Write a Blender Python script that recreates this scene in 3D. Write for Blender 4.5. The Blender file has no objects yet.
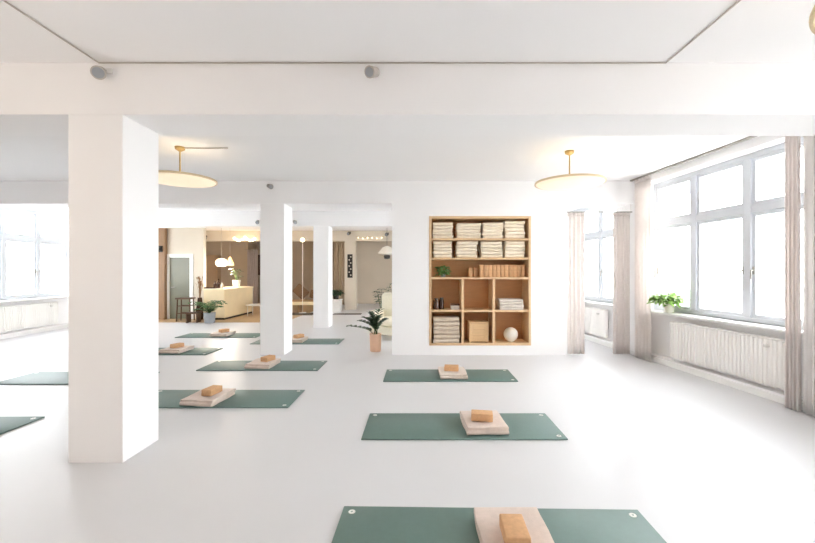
import bpy, bmesh, math, random
from mathutils import Vector, Matrix, noise
random.seed(7)
C = bpy.context.scene.collection
PI = math.pi

# ------------------------------------------------------------------ materials
def lin(c):
    c = c / 255.0
    return c / 12.92 if c <= 0.04045 else ((c + 0.055) / 1.055) ** 2.4
def rgb(r, g, b): return (lin(r), lin(g), lin(b), 1.0)

def mat(name, col, rough=0.6, var=0.0, scale=8.0, bump=0.0, bscale=60.0, metal=0.0, spec=0.5, emit=None, estr=0.0, sheen=0.0, stretch=None):
    m = bpy.data.materials.new(name); m.use_nodes = True
    nt = m.node_tree; b = nt.nodes['Principled BSDF']
    b.inputs['Base Color'].default_value = col
    b.inputs['Roughness'].default_value = rough
    b.inputs['Metallic'].default_value = metal
    b.inputs['Specular IOR Level'].default_value = spec
    if sheen: b.inputs['Sheen Weight'].default_value = sheen
    tc = nt.nodes.new('ShaderNodeTexCoord')
    mp = nt.nodes.new('ShaderNodeMapping')
    nt.links.new(tc.outputs['Object'], mp.inputs['Vector'])
    if stretch: mp.inputs['Scale'].default_value = stretch
    if var > 0:
        n = nt.nodes.new('ShaderNodeTexNoise'); n.inputs['Scale'].default_value = scale; n.inputs['Detail'].default_value = 4
        nt.links.new(mp.outputs['Vector'], n.inputs['Vector'])
        r = nt.nodes.new('ShaderNodeValToRGB')
        r.color_ramp.elements[0].position = 0.3; r.color_ramp.elements[1].position = 0.7
        r.color_ramp.elements[0].color = tuple(max(0, x * (1 - var)) for x in col[:3]) + (1,)
        r.color_ramp.elements[1].color = tuple(min(1, x * (1 + var)) for x in col[:3]) + (1,)
        nt.links.new(n.outputs['Fac'], r.inputs['Fac']); nt.links.new(r.outputs['Color'], b.inputs['Base Color'])
    if bump > 0:
        n2 = nt.nodes.new('ShaderNodeTexNoise'); n2.inputs['Scale'].default_value = bscale; n2.inputs['Detail'].default_value = 3
        nt.links.new(mp.outputs['Vector'], n2.inputs['Vector'])
        bp = nt.nodes.new('ShaderNodeBump'); bp.inputs['Strength'].default_value = bump; bp.inputs['Distance'].default_value = 0.004
        nt.links.new(n2.outputs['Fac'], bp.inputs['Height']); nt.links.new(bp.outputs['Normal'], b.inputs['Normal'])
    if emit:
        b.inputs['Emission Color'].default_value = emit; b.inputs['Emission Strength'].default_value = estr
    return m

M = {}
M['wall'] = mat('white_plaster', rgb(247, 246, 246), 0.85, 0.006, 1.5, 0.05, 40)
M['warmw'] = mat('warm_white_plaster', rgb(240, 228, 220), 0.85, 0.01, 1.5)
M['ceil'] = mat('ceiling_paint', rgb(246, 245, 245), 0.9, 0.005, 1.0)
M['taupe'] = mat('taupe_plaster', rgb(176, 163, 146), 0.85, 0.04, 1.2)
M['greige'] = mat('greige_plaster', rgb(214, 204, 188), 0.85, 0.03, 1.2)
M['openingbrown'] = mat('dark_opening_brown', rgb(160, 138, 114), 0.85, 0.04, 1.5)
M['trimw'] = mat('white_gloss_paint', rgb(240, 240, 238), 0.35, 0.01, 3)
M['frame'] = mat('window_frame_paint', rgb(206, 209, 214), 0.35, 0.01, 3)
M['radiator'] = mat('radiator_enamel', rgb(246, 244, 241), 0.35, 0.006, 4)
M['floor'] = mat('white_floor_paint', rgb(216, 216, 218), 0.38, 0.012, 0.9, 0.03, 5, spec=0.4)
M['tanfloor'] = mat('tan_streaked_floor', rgb(190, 160, 120), 0.45, 0.12, 3, stretch=(8, 0.8, 1))
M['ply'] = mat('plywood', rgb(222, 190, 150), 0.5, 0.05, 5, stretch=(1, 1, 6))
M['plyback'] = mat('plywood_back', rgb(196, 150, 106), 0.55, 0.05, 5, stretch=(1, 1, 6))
M['mat'] = mat('green_foam', rgb(95, 122, 116), 0.5, 0.03, 30, 0.08, 300, spec=0.7)
M['eyelet'] = mat('white_eyelet', rgb(226, 226, 222), 0.4)
M['wool'] = mat('pinkish_wool', rgb(214, 196, 184), 0.95, 0.06, 25, 0.4, 220, sheen=0.3)
M['wool2'] = mat('oatmeal_wool', rgb(212, 197, 184), 0.95, 0.06, 25, 0.4, 220, sheen=0.3)
M['cream'] = mat('cream_cotton', rgb(240, 228, 208), 0.95, 0.03, 20, 0.3, 200, sheen=0.2)
M['greyw'] = mat('grey_wool', rgb(212, 196, 178), 0.95, 0.06, 20, 0.3, 200, sheen=0.2)
M['palew'] = mat('pale_wool', rgb(216, 206, 196), 0.95, 0.05, 20, 0.3, 200, sheen=0.2)
M['cork'] = mat('cork', rgb(213, 168, 124), 0.8, 0.08, 40, 0.2, 150)
M['cork2'] = mat('cork_dark', rgb(200, 158, 116), 0.8, 0.08, 40, 0.2, 150)
M['curtain'] = mat('linen_curtain', rgb(222, 208, 198), 0.95, 0.03, 12, 0.2, 250, sheen=0.2)
M['curtainf'] = mat('fine_linen_curtain', rgb(230, 221, 213), 0.95, 0.03, 12, 0.2, 250, sheen=0.2)
M['brass'] = mat('brushed_brass', rgb(190, 160, 105), 0.4, 0.03, 10, metal=0.7)
M['shade'] = mat('paper_shade', rgb(244, 234, 212), 0.8, 0.02, 12, emit=rgb(255, 232, 196), estr=0.14)
M['rim'] = mat('bamboo_rim', rgb(222, 200, 162), 0.6, 0.04, 20)
M['cable'] = mat('grey_cable', rgb(186, 178, 170), 0.6, 0.03, 20)
M['greymetal'] = mat('grey_metal', rgb(150, 146, 138), 0.4, 0.04, 10, metal=0.3)
M['black'] = mat('black_plastic', rgb(40, 36, 32), 0.5, 0.05, 10)
M['white'] = mat('white_plastic', rgb(228, 226, 222), 0.4, 0.01, 10)
M['leaf'] = mat('green_leaf', rgb(70, 112, 58), 0.45, 0.2, 12)
M['leafmid'] = mat('fresh_green_leaf', rgb(110, 156, 84), 0.5, 0.2, 12)
M['leafdark'] = mat('dark_green_leaf', rgb(66, 90, 62), 0.4, 0.2, 12)
M['leaflight'] = mat('light_green_leaf', rgb(146, 182, 96), 0.5, 0.25, 14)
M['stem'] = mat('green_stem', rgb(84, 104, 60), 0.6, 0.1, 20)
M['soil'] = mat('dark_soil', rgb(58, 44, 34), 0.95, 0.2, 40)
M['terracotta'] = mat('peach_terracotta', rgb(236, 196, 166), 0.8, 0.04, 14)
M['greypot'] = mat('grey_ceramic', rgb(152, 156, 160), 0.5, 0.04, 12)
M['whitepot'] = mat('white_ceramic', rgb(232, 226, 214), 0.4, 0.02, 12)
M['counter'] = mat('cream_counter_panel', rgb(230, 211, 172), 0.55, 0.03, 4)
M['countertop'] = mat('pale_counter_top', rgb(238, 222, 186), 0.45, 0.03, 4)
M['darkwood'] = mat('dark_wood', rgb(84, 56, 38), 0.5, 0.12, 6, stretch=(1, 1, 6))
M['tanwood'] = mat('tan_wood', rgb(152, 118, 86), 0.55, 0.08, 6, stretch=(5, 5, 0.6))
M['midwood'] = mat('mid_wood', rgb(160, 124, 88), 0.55, 0.08, 6)
M['doorglass'] = mat('grey_green_door_panel', rgb(112, 112, 92), 0.35, 0.05, 3)
M['globe'] = mat('lit_globe', rgb(255, 240, 214), 0.6, emit=rgb(255, 232, 190), estr=0.9)
M['cone'] = mat('lit_yellow_shade', rgb(246, 214, 140), 0.6, emit=rgb(255, 214, 130), estr=0.6)
M['bulb'] = mat('lit_bulb', rgb(255, 244, 220), 0.5, emit=rgb(255, 236, 196), estr=1.4)
M['brownfab'] = mat('brown_fabric', rgb(112, 84, 60), 0.95, 0.1, 20)
M['creamfab'] = mat('cream_boucle', rgb(242, 236, 216), 0.95, 0.04, 30, 0.4, 120)
M['dark_strip'] = mat('dark_strip_surface', rgb(82, 74, 64), 0.95, 0.1, 30)
M['lilac'] = mat('lilac_grey_curtain', rgb(176, 166, 162), 0.95, 0.04, 12)
M['drape'] = mat('taupe_drape', rgb(190, 172, 148), 0.95, 0.04, 12)
M['dried'] = mat('dried_grass', rgb(150, 116, 82), 0.9, 0.15, 20)
M['brownglass'] = mat('brown_glass', rgb(72, 46, 32), 0.25, 0.1, 8)
M['box'] = mat('pale_pine', rgb(226, 192, 146), 0.55, 0.05, 6, stretch=(1, 1, 8))
M['facade'] = mat('pale_facade', rgb(226, 226, 224), 0.9, 0.03, 1)
M['facadewin'] = mat('pale_blue_shopfront', rgb(150, 168, 182), 0.5, 0.03, 1)
M['asphalt'] = mat('pale_pavement', rgb(176, 174, 170), 0.9, 0.05, 2)

def cloth(name, col, tr):
    m = mat(name, col, 0.95, 0.03, 12, 0.2, 250)
    nt = m.node_tree; b = nt.nodes['Principled BSDF']; o = nt.nodes['Material Output']
    t = nt.nodes.new('ShaderNodeBsdfTranslucent'); t.inputs['Color'].default_value = col
    mx = nt.nodes.new('ShaderNodeMixShader'); mx.inputs[0].default_value = tr
    nt.links.new(b.outputs[0], mx.inputs[1]); nt.links.new(t.outputs[0], mx.inputs[2]); nt.links.new(mx.outputs[0], o.inputs['Surface'])
    return m
M['curtain'] = cloth('linen_curtain', rgb(244, 239, 236), 0.4)
M['curtainf'] = cloth('fine_linen_curtain', rgb(246, 243, 241), 0.35)
def glass():
    m = bpy.data.materials.new('window_glass'); m.use_nodes = True
    nt = m.node_tree; nt.nodes.clear()
    o = nt.nodes.new('ShaderNodeOutputMaterial'); t = nt.nodes.new('ShaderNodeBsdfTransparent')
    t.inputs['Color'].default_value = (0.97, 0.985, 0.985, 1)
    g = nt.nodes.new('ShaderNodeBsdfGlossy'); g.inputs['Roughness'].default_value = 0.02
    mx = nt.nodes.new('ShaderNodeMixShader'); mx.inputs[0].default_value = 0.03
    nt.links.new(t.outputs[0], mx.inputs[1]); nt.links.new(g.outputs[0], mx.inputs[2])
    nt.links.new(mx.outputs[0], o.inputs['Surface'])
    return m
M['glass'] = glass()

# ------------------------------------------------------------------ mesh helpers
class MB:
    def __init__(self): self.bm = bmesh.new()
    def box(self, x0, x1, y0, y1, z0, z1, bev=0.0, seg=2, mtx=None):
        r = bmesh.ops.create_cube(self.bm, size=1.0)
        vs = r['verts']
        T = Matrix.Translation(((x0 + x1) / 2, (y0 + y1) / 2, (z0 + z1) / 2)) @ Matrix.Diagonal((abs(x1 - x0), abs(y1 - y0), abs(z1 - z0), 1))
        bmesh.ops.transform(self.bm, matrix=T, verts=vs)
        if bev > 0:
            es = list({e for v in vs for e in v.link_edges})
            rr = bmesh.ops.bevel(self.bm, geom=es, offset=bev, segments=seg, affect='EDGES', profile=0.5)
            vs = rr['verts']
            vs = list({v for f in rr['faces'] for v in f.verts} | set(v for v in vs))
            if mtx is not None:
                # all verts of this island
                seen = set(vs); stack = list(vs)
                while stack:
                    v = stack.pop()
                    for e in v.link_edges:
                        w = e.other_vert(v)
                        if w not in seen: seen.add(w); stack.append(w)
                vs = list(seen)
        if mtx is not None: bmesh.ops.transform(self.bm, matrix=mtx, verts=vs)
        return self
    def rod(self, p0, p1, r0, r1=None, seg=12):
        p0, p1 = Vector(p0), Vector(p1); d = p1 - p0
        if d.length < 1e-6: return self
        r = bmesh.ops.create_cone(self.bm, cap_ends=True, segments=seg, radius1=r0, radius2=r0 if r1 is None else r1, depth=d.length)
        T = Matrix.Translation((p0 + p1) / 2) @ d.to_track_quat('Z', 'Y').to_matrix().to_4x4()
        bmesh.ops.transform(self.bm, matrix=T, verts=r['verts'])
        return self
    def ball(self, c, r, sz=1.0, u=16, v=12):
        rr = bmesh.ops.create_uvsphere(self.bm, u_segments=u, v_segments=v, radius=r)
        bmesh.ops.transform(self.bm, matrix=Matrix.Translation(c) @ Matrix.Diagonal((1, 1, sz, 1)), verts=rr['verts'])
        return self
    def lathe(self, prof, seg=32, c=(0, 0, 0)):
        rings = []
        for r, z in prof:
            if r < 1e-5: rings.append([self.bm.verts.new((c[0], c[1], c[2] + z))])
            else: rings.append([self.bm.verts.new((c[0] + r * math.cos(2 * PI * k / seg), c[1] + r * math.sin(2 * PI * k / seg), c[2] + z)) for k in range(seg)])
        for a, b in zip(rings, rings[1:]):
            for k in range(seg):
                k2 = (k + 1) % seg
                if len(a) == 1 and len(b) == 1: continue
                if len(a) == 1: f = (a[0], b[k], b[k2])
                elif len(b) == 1: f = (a[k], a[k2], b[0])
                else: f = (a[k], a[k2], b[k2], b[k])
                try: self.bm.faces.new(f)
                except ValueError: pass
        return self
    def tube(self, pts, r, seg=8, r_end=None):
        pts = [Vector(p) for p in pts]; n = len(pts); rings = []
        up = Vector((0.13, 0.29, 0.95)).normalized()
        for i, p in enumerate(pts):
            t = (pts[min(i + 1, n - 1)] - pts[max(i - 1, 0)]).normalized()
            a = t.cross(up)
            if a.length < 1e-3: a = t.cross(Vector((1, 0, 0)))
            a.normalize(); b = t.cross(a)
            rr = r if r_end is None else r + (r_end - r) * i / max(1, n - 1)
            rings.append([self.bm.verts.new(p + (a * math.cos(2 * PI * k / seg) + b * math.sin(2 * PI * k / seg)) * rr) for k in range(seg)])
        for A, B in zip(rings, rings[1:]):
            for k in range(seg): self.bm.faces.new((A[k], A[(k + 1) % seg], B[(k + 1) % seg], B[k]))
        self.bm.faces.new(rings[0][::-1]); self.bm.faces.new(rings[-1])
        return self
    def leaf(self, base, direction, length, width, curl=0.25, n=5, shape=1.0, thick=0.0012):
        """a solid leaf blade: two surfaces a small thickness apart, folded a little along the midrib"""
        d = Vector(direction).normalized(); side = d.cross(Vector((0, 0, 1)))
        if side.length < 1e-3: side = Vector((1, 0, 0))
        side.normalize(); up = side.cross(d).normalized()
        base = Vector(base); top, bot = [], []
        for i in range(n + 1):
            t = i / n
            w = width * 0.5 * (math.sin(PI * min(1, t ** shape)) ** 0.8 if 0 < t < 1 else 0.0) + 0.0008
            c = base + d * (length * t) - Vector((0, 0, 1)) * (curl * length * t * t)
            for arr, off in ((top, thick / 2), (bot, -thick / 2)):
                arr.append([self.bm.verts.new(c - side * w + up * (off + w * 0.35)), self.bm.verts.new(c + up * off), self.bm.verts.new(c + side * w + up * (off + w * 0.35))])
        for i in range(n):
            for k in range(2):
                self.bm.faces.new((top[i][k], top[i][k + 1], top[i + 1][k + 1], top[i + 1][k]))
                self.bm.faces.new((bot[i][k], bot[i + 1][k], bot[i + 1][k + 1], bot[i][k + 1]))
            self.bm.faces.new((top[i][0], top[i + 1][0], bot[i + 1][0], bot[i][0]))
            self.bm.faces.new((top[i][2], bot[i][2], bot[i + 1][2], top[i + 1][2]))
        return self
    def quadstrip(self, rows):
        g = [[self.bm.verts.new(p) for p in row] for row in rows]
        for a, b in zip(g, g[1:]):
            for k in range(len(a) - 1): self.bm.faces.new((a[k], a[k + 1], b[k + 1], b[k]))
        return self
    def jitter(self, amp, freq=3.0):
        for v in self.bm.verts:
            v.co += noise.noise_vector(v.co * freq) * amp
        return self
    def mesh(self, name, m, smooth=False, angle=40):
        bmesh.ops.recalc_face_normals(self.bm, faces=self.bm.faces)
        me = bpy.data.meshes.new(name)
        if smooth:
            for f in self.bm.faces: f.smooth = True
            for e in self.bm.edges:
                if len(e.link_faces) == 2 and e.calc_face_angle(0) > math.radians(angle): e.smooth = False
        self.bm.to_mesh(me); self.bm.free()
        me.materials.append(M[m] if isinstance(m, str) else m)
        return me
    def build(self, name, m, parent=None, smooth=False, angle=40, solid=0.0, loc=None, bevel=0.0, sub=0):
        o = bpy.data.objects.new(name, self.mesh(name, m, smooth, angle)); C.objects.link(o)
        if parent is not None: o.parent = parent
        if loc is not None: o.location = loc
        if solid:
            md = o.modifiers.new('Solidify', 'SOLIDIFY'); md.thickness = solid; md.offset = 0
        if bevel:
            md = o.modifiers.new('Bevel', 'BEVEL'); md.width = bevel; md.segments = 2; md.limit_method = 'ANGLE'
        if sub:
            md = o.modifiers.new('Subdivision', 'SUBSURF'); md.levels = sub; md.render_levels = sub
        return o

def tag(o, label=None, cat=None, group=None, kind=None):
    if label: o['label'] = label
    if cat: o['category'] = cat
    if group: o['group'] = group
    if kind: o['kind'] = kind
    return o
def thing(name, label, cat, loc=(0, 0, 0), rotz=0.0, group=None, kind=None):
    o = bpy.data.objects.new(name, None); C.objects.link(o)
    o.location = loc; o.rotation_euler = (0, 0, rotz); o.empty_display_size = 0.1
    return tag(o, label, cat, group, kind)
def dup(root, loc, rotz, label, group=None):
    r = root.copy(); C.objects.link(r); r.location = loc; r.rotation_euler = (0, 0, rotz)
    r['label'] = label
    if group: r['group'] = group
    for ch in list(root.children):
        c = ch.copy(); C.objects.link(c); c.parent = r
        for g in list(ch.children):
            d = g.copy(); C.objects.link(d); d.parent = c
    return r
ORD = ['first', 'second', 'third', 'fourth', 'fifth', 'sixth', 'seventh', 'eighth', 'ninth', 'tenth', 'eleventh', 'twelfth']

# ------------------------------------------------------------------ camera (16 mm wide view, level, eye 1.48 m)
H, F, VX, VY = 1.48, 390.0, 418.0, 272.0
cd = bpy.data.cameras.new('camera'); cam = bpy.data.objects.new('camera', cd); C.objects.link(cam)
cam.location = (0, 0, H); cam.rotation_euler = (PI / 2, 0, 0)
cd.sensor_width = 36; cd.lens = 36 * F / 815
cd.shift_x = (407.5 - VX) / 815; cd.shift_y = -(271.5 - VY) / 815
cd.clip_start = 0.05; cd.clip_end = 300
bpy.context.scene.camera = cam
def at(px, d): return (px - VX) / F * d              # metres sideways of a picture column at a distance
def zz(py, d): return H + (VY - py) / F * d

CEIL = 3.10
BEAMZ = 2.70
YB, YF = 18.5, -3.2

# ------------------------------------------------------------------ wall frames (the side walls run slightly askew)
RX0, RK = 4.524, -0.097
LX0, LK = -8.28, -0.104
def rx(d): return RX0 + RK * d
def lx(d): return LX0 + LK * d
rn = math.hypot(1, RK); ln = math.hypot(1, LK)
R_ROT = math.atan2(1 / rn, RK / rn)
L_ROT = math.atan2(-1 / ln, -LK / ln)
def rs(d): return d * rn
def ls(d): return -d * ln

def side_wall(name, label, loc, rot, s0, s1, openings):
    """wall in its own frame: x along, y into the room, openings = (s0, s1, sill, head), with a shallow niche under each sill"""
    w = MB(); T = 0.42; NI = 0.14
    ops = sorted(openings); cur = s0
    for a, b, zs, zh in ops:
        w.box(cur, a, -T, 0, 0, CEIL)
        w.box(a, b, -T, 0, zh, CEIL)
        w.box(a, b, -T, -NI, 0, zs)
        w.box(a, b, -NI, 0, 0, 0.10)
        cur = b
    w.box(cur, s1, -T, 0, 0, CEIL)
    return tag(w.build(name, 'wall', loc=loc) if False else _place(w.build(name, 'wall'), loc, rot), label, 'wall', None, 'structure')
def _place(o, loc, rot):
    o.location = loc; o.rotation_euler = (0, 0, rot); return o

SILL, HEAD, TRANS = 0.84, 2.99, 2.28
r_wins = [(rs(0.0), rs(2.58)), (rs(4.12), rs(6.70)), (rs(7.48), rs(10.06)), (rs(11.0), rs(13.58))]  # first and last openings are unseen, added to let in light
l_wins = [(ls(10.65), ls(7.95))]
side_wall('wall_right', 'white plastered wall with tall windows and radiator niches', (RX0, 0, 0), R_ROT, rs(YF), rs(YB), [(a, b, SILL, HEAD) for a, b in r_wins])
side_wall('wall_left', 'far white wall with tall window left of the thick pillar', (LX0, 0, 0), L_ROT, ls(YB), ls(YF), [(a, b, SILL, HEAD) for a, b in l_wins])

def window(idx, label, loc, rot, s0, s1, lights=3):
    t = thing('window_%d' % idx, label, 'window', loc, rot, None, 'structure')
    yb0, yb1 = -0.26, -0.19
    f = MB(); fw = 0.06
    f.box(s0, s0 + fw, yb0, yb1, SILL, HEAD); f.box(s1 - fw, s1, yb0, yb1, SILL, HEAD)
    f.box(s0 + fw, s1 - fw, yb0, yb1, SILL, SILL + fw); f.box(s0 + fw, s1 - fw, yb0, yb1, HEAD - 0.07, HEAD)
    f.build('window_frame', 'frame', t, bevel=0.006)
    w = (s1 - s0) / lights
    for k in range(1, lights):
        MB().box(s0 + k * w - 0.05, s0 + k * w + 0.05, yb0 - 0.01, yb1 + 0.015, SILL + fw, HEAD - 0.07).build('mullion', 'frame', t, bevel=0.008)
    for k in range(lights):
        a = s0 + k * w + (fw if k == 0 else 0.05); b = s0 + (k + 1) * w - (fw if k == lights - 1 else 0.05)
        MB().box(a, b, yb0 + 0.005, yb1 + 0.01, TRANS - 0.05, TRANS + 0.05).build('transom', 'frame', t, bevel=0.008)
        for z0, z1 in ((SILL + fw, TRANS - 0.05), (TRANS + 0.05, HEAD - 0.07)):
            s = MB(); q = 0.045
            s.box(a, a + q, yb0 + 0.012, yb1 - 0.008, z0, z1); s.box(b - q, b, yb0 + 0.012, yb1 - 0.008, z0, z1)
            s.box(a + q, b - q, yb0 + 0.012, yb1 - 0.008, z0, z0 + q); s.box(a + q, b - q, yb0 + 0.012, yb1 - 0.008, z1 - q, z1)
            sash = s.build('sash', 'frame', t, bevel=0.004)
            MB().box(a + q - 0.004, b - q + 0.004, -0.229, -0.223, z0 + q - 0.004, z1 - q + 0.004).build('pane', 'glass', sash)
        h = MB(); hx = b - 0.022 if k != 1 else a + 0.022
        h.box(hx - 0.012, hx + 0.012, yb1 - 0.008, yb1 + 0.004, 1.45, 1.55, 0.003); h.rod((hx, yb1, 1.5), (hx, yb1 + 0.04, 1.5), 0.008)
        h.rod((hx, yb1 + 0.035, 1.505), (hx, yb1 + 0.035, 1.39), 0.009)
        h.build('handle', 'greymetal', t)
    MB().box(s0 + 0.005, s1 - 0.005, -0.19, 0.035, SILL - 0.035, SILL, 0.008).build('window_sill', 'trimw', t)
    # daylight portal in the opening
    ld = bpy.data.lights.new('daylight_portal', 'AREA'); ld.shape = 'RECTANGLE'; ld.size = s1 - s0 - 0.02; ld.size_y = HEAD - SILL - 0.02
    ld.cycles.is_portal = True
    lo = bpy.data.objects.new('daylight_portal', ld); C.objects.link(lo); lo.parent = t
    lo.location = ((s0 + s1) / 2, -0.30, (SILL + HEAD) / 2); lo.rotation_euler = (PI / 2, 0, PI)   # faces +y
    return t
window(1, 'tall six-light window on the right wall above the ribbed radiator', (RX0, 0, 0), R_ROT, *r_wins[1])
window(2, 'window glimpsed between the two open curtains', (RX0, 0, 0), R_ROT, *r_wins[2])
window(3, 'window in the far left wall beside the thick pillar', (LX0, 0, 0), L_ROT, *l_wins[0])
window(4, 'right wall window added out of view for more daylight', (RX0, 0, 0), R_ROT, *r_wins[0])  # unseen window, added to bring daylight into the front zone

window(5, 'hidden right wall window added behind the shelf wall for daylight', (RX0, 0, 0), R_ROT, *r_wins[3])  # added opening, lights the rear bays from behind the partition
# radiators in the niches
def radiator(label, loc, rot, s0, s1, valve_left=True):
    cx = (s0 + s1) / 2; L = s1 - s0
    ca, sa = math.cos(rot), math.sin(rot)
    base = (loc[0] + ca * cx, loc[1] + sa * cx, 0.0)
    t = thing('radiator', label, 'radiator', base, rot)
    n = int(L / 0.055); p = MB()
    p.box(-L / 2, L / 2, -0.05, -0.015, 0.17, 0.68)
    for k in range(n):
        x = -L / 2 + (k + 0.5) * L / n
        p.box(x - 0.018, x + 0.018, -0.052, 0.0, 0.15, 0.70, 0.010)
    p.build('panel', 'radiator', t, smooth=True)
    MB().box(-L / 2 - 0.01, L / 2 + 0.01, -0.055, 0.005, 0.695, 0.715, 0.006).build('top_grille', 'radiator', t)
    for s in (-1, 1):
        MB().box(s * (L / 2 + 0.006) - 0.006, s * (L / 2 + 0.006) + 0.006, -0.056, 0.004, 0.15, 0.70, 0.004).build('side_panel', 'radiator', t)
    v = MB(); v.rod((-L / 2 + 0.22, 0.0, 0.62), (-L / 2 + 0.22, 0.05, 0.62), 0.022, 0.018); v.build('valve', 'white', t, smooth=True)
    pp = MB(); pp.rod((L / 2 - 0.05, -0.03, 0.15), (L / 2 - 0.05, -0.03, 0.106), 0.011); pp.build('pipe', 'trimw', t, smooth=True); pp = MB(); pp.rod((-L / 2 + 0.05, -0.03, 0.15), (-L / 2 + 0.05, -0.03, 0.106), 0.011)
    pp.build('pipe', 'trimw', t, smooth=True)
    for s in (-1, 1):
        MB().box(s * L * 0.3 - 0.02, s * L * 0.3 + 0.02, -0.138, -0.05, 0.55, 0.60).build('bracket', 'trimw', t)
    return t
radiator('long white ribbed radiator under the big right window', (RX0, 0, 0), R_ROT, rs(4.33), rs(6.08))
radiator('white radiator glimpsed between the two curtains in the doorway', (RX0, 0, 0), R_ROT, rs(7.85), rs(9.5))
radiator('white radiator under the far left window beside the thick pillar', (LX0, 0, 0), L_ROT, ls(10.1), ls(8.1))

# baseboards
def baseboard(name, label, loc, rot, s0, s1):
    o = MB().box(s0, s1, 0.0, 0.015, 0.0, 0.075, 0.004).build(name, 'trimw'); _place(o, loc, rot); tag(o, label, 'baseboard', None, 'structure')
baseboard('baseboard_right', 'low white baseboard under the right windows', (RX0, 0, 0), R_ROT, rs(YF), rs(YB))
baseboard('baseboard_left', 'low white baseboard along the far left wall', (LX0, 0, 0), L_ROT, ls(YB), ls(YF))

# floor, ceiling, end walls
fl = MB(); fl.box(-10.9, 5.6, YF - 0.4, YB + 0.4, -0.12, 0.0)
tag(fl.build('floor', 'floor'), 'glossy white painted floor', 'floor', None, 'structure')
tag(MB().box(-10.9, 5.6, YF - 0.4, YB + 0.4, CEIL, CEIL + 0.15).build('ceiling', 'ceil'), 'white painted ceiling', 'ceiling', None, 'structure')
tag(MB().box(-10.9, 5.6, YB, YB + 0.3, 0, CEIL).build('wall_back', 'taupe'), 'taupe wall at the far end behind the pillars', 'wall', None, 'structure')
tag(MB().box(-10.9, 5.6, YF - 0.3, YF, 0, CEIL).build('wall_front', 'warmw'), 'white wall behind the viewpoint', 'wall', None, 'structure')
tag(MB().box(-9.6, -3.95, 11.45, YB, 0.0, 0.006).build('floor_reception', 'tanfloor'), 'tan floor of the reception corner', 'floor', None, 'structure')  # thin tan streaked layer over the white floor

# beams
beams = [(3.02, 3.50, 'wall'), (6.95, 7.45, 'wall'), (10.35, 10.80, 'wall'), (15.3, 15.72, 'greige')]
bl = ['wide white ceiling beam across the top of the picture', 'white ceiling beam above the shelf wall and curtained opening', 'white ceiling beam behind the second pillar', 'cream ceiling beam furthest back, strung with bulbs']
for (a, b, m), lb in zip(beams, bl):
    o = MB()
    f_l = lambda d: lx(d) - 0.02; f_r = lambda d: rx(d) + 0.02
    vs = [o.bm.verts.new(p) for p in [(f_l(a), a, BEAMZ), (f_r(a), a, BEAMZ), (f_r(b), b, BEAMZ), (f_l(b), b, BEAMZ), (f_l(a), a, CEIL), (f_r(a), a, CEIL), (f_r(b), b, CEIL), (f_l(b), b, CEIL)]]
    for f in ((0, 1, 2, 3), (4, 5, 6, 7), (0, 1, 5, 4), (1, 2, 6, 5), (2, 3, 7, 6), (3, 0, 4, 7)): o.bm.faces.new([vs[i] for i in f])
    tag(o.build('beam', m), lb, 'beam', None, 'structure')
pill = [(-2.71, -2.286, 3.02, 3.44, 'wall', 'thick white square pillar nearest the viewer'), (-2.815, -2.385, 6.95, 7.40, 'wall', 'second white pillar, standing behind a mat left of the shelf wall'),
        (-2.78, -2.37, 10.35, 10.80, 'wall', 'third white pillar, slimmer in view, behind the second'), (-2.88, -2.45, 15.3, 15.72, 'greige', 'cream pillar furthest back with a dark hanging on it')]
for x0, x1, y0, y1, m, lb in pill:
    tag(MB().box(x0, x1, y0, y1, 0, BEAMZ).build('pillar', m, bevel=0.006), lb, 'pillar', None, 'structure')

# ------------------------------------------------------------------ partition wall with the built-in shelf
PD = 6.95
px0, px1 = at(392, PD), at(567, PD)
nx0, nx1 = at(429, PD), at(531, PD); nz0, nz1 = zz(345.5, PD), zz(216, PD)
w = MB(); PB = PD + 0.5
w.box(px0, nx0, PD, PB, 0, BEAMZ); w.box(nx1, px1, PD, PB, 0, BEAMZ); w.box(nx0, nx1, PD, PB, 0, nz0); w.box(nx0, nx1, PD, PB, nz1, BEAMZ); w.box(nx0, nx1, PB - 0.04, PB, nz0, nz1)
tag(w.build('wall_partition', 'wall'), 'white partition wall holding the built-in wooden shelf', 'wall', None, 'structure')
SF, SB = PD - 0.012, PB - 0.05
sx0, sx1, sz0, sz1 = nx0 + 0.002, nx1 - 0.002, nz0 + 0.002, nz1 - 0.002
T = 0.042
shelf = thing('shelving_unit', 'built-in plywood shelving unit with folded blankets, set in the white wall', 'shelf', ((sx0 + sx1) / 2, PD, sz0))
ox, oy, oz = shelf.location
def sbox(name, x0, x1, y0, y1, z0, z1, m='ply', bev=0.003):
    return MB().box(x0 - ox, x1 - ox, y0 - oy, y1 - oy, z0 - oz, z1 - oz, bev, 1).build(name, m, shelf)
sbox('side_panel', sx0, sx0 + T, SF, SB, sz0, sz1); sbox('side_panel', sx1 - T, sx1, SF, SB, sz0, sz1)
sbox('top_panel', sx0 + T, sx1 - T, SF, SB, sz1 - T, sz1); sbox('bottom_panel', sx0 + T, sx1 - T, SF, SB, sz0, sz0 + T)
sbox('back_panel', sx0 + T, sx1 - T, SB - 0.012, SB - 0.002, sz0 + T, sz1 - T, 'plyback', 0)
ZS = [zz(239.3, PD), zz(258.6, PD), zz(278.3, PD), zz(311, PD)]
for z in ZS: sbox('shelf_board', sx0 + T, sx1 - T, SF + 0.004, SB - 0.012, z - 0.017, z + 0.017)
DV = [at(462.6, PD), at(493.8, PD)]
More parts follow.
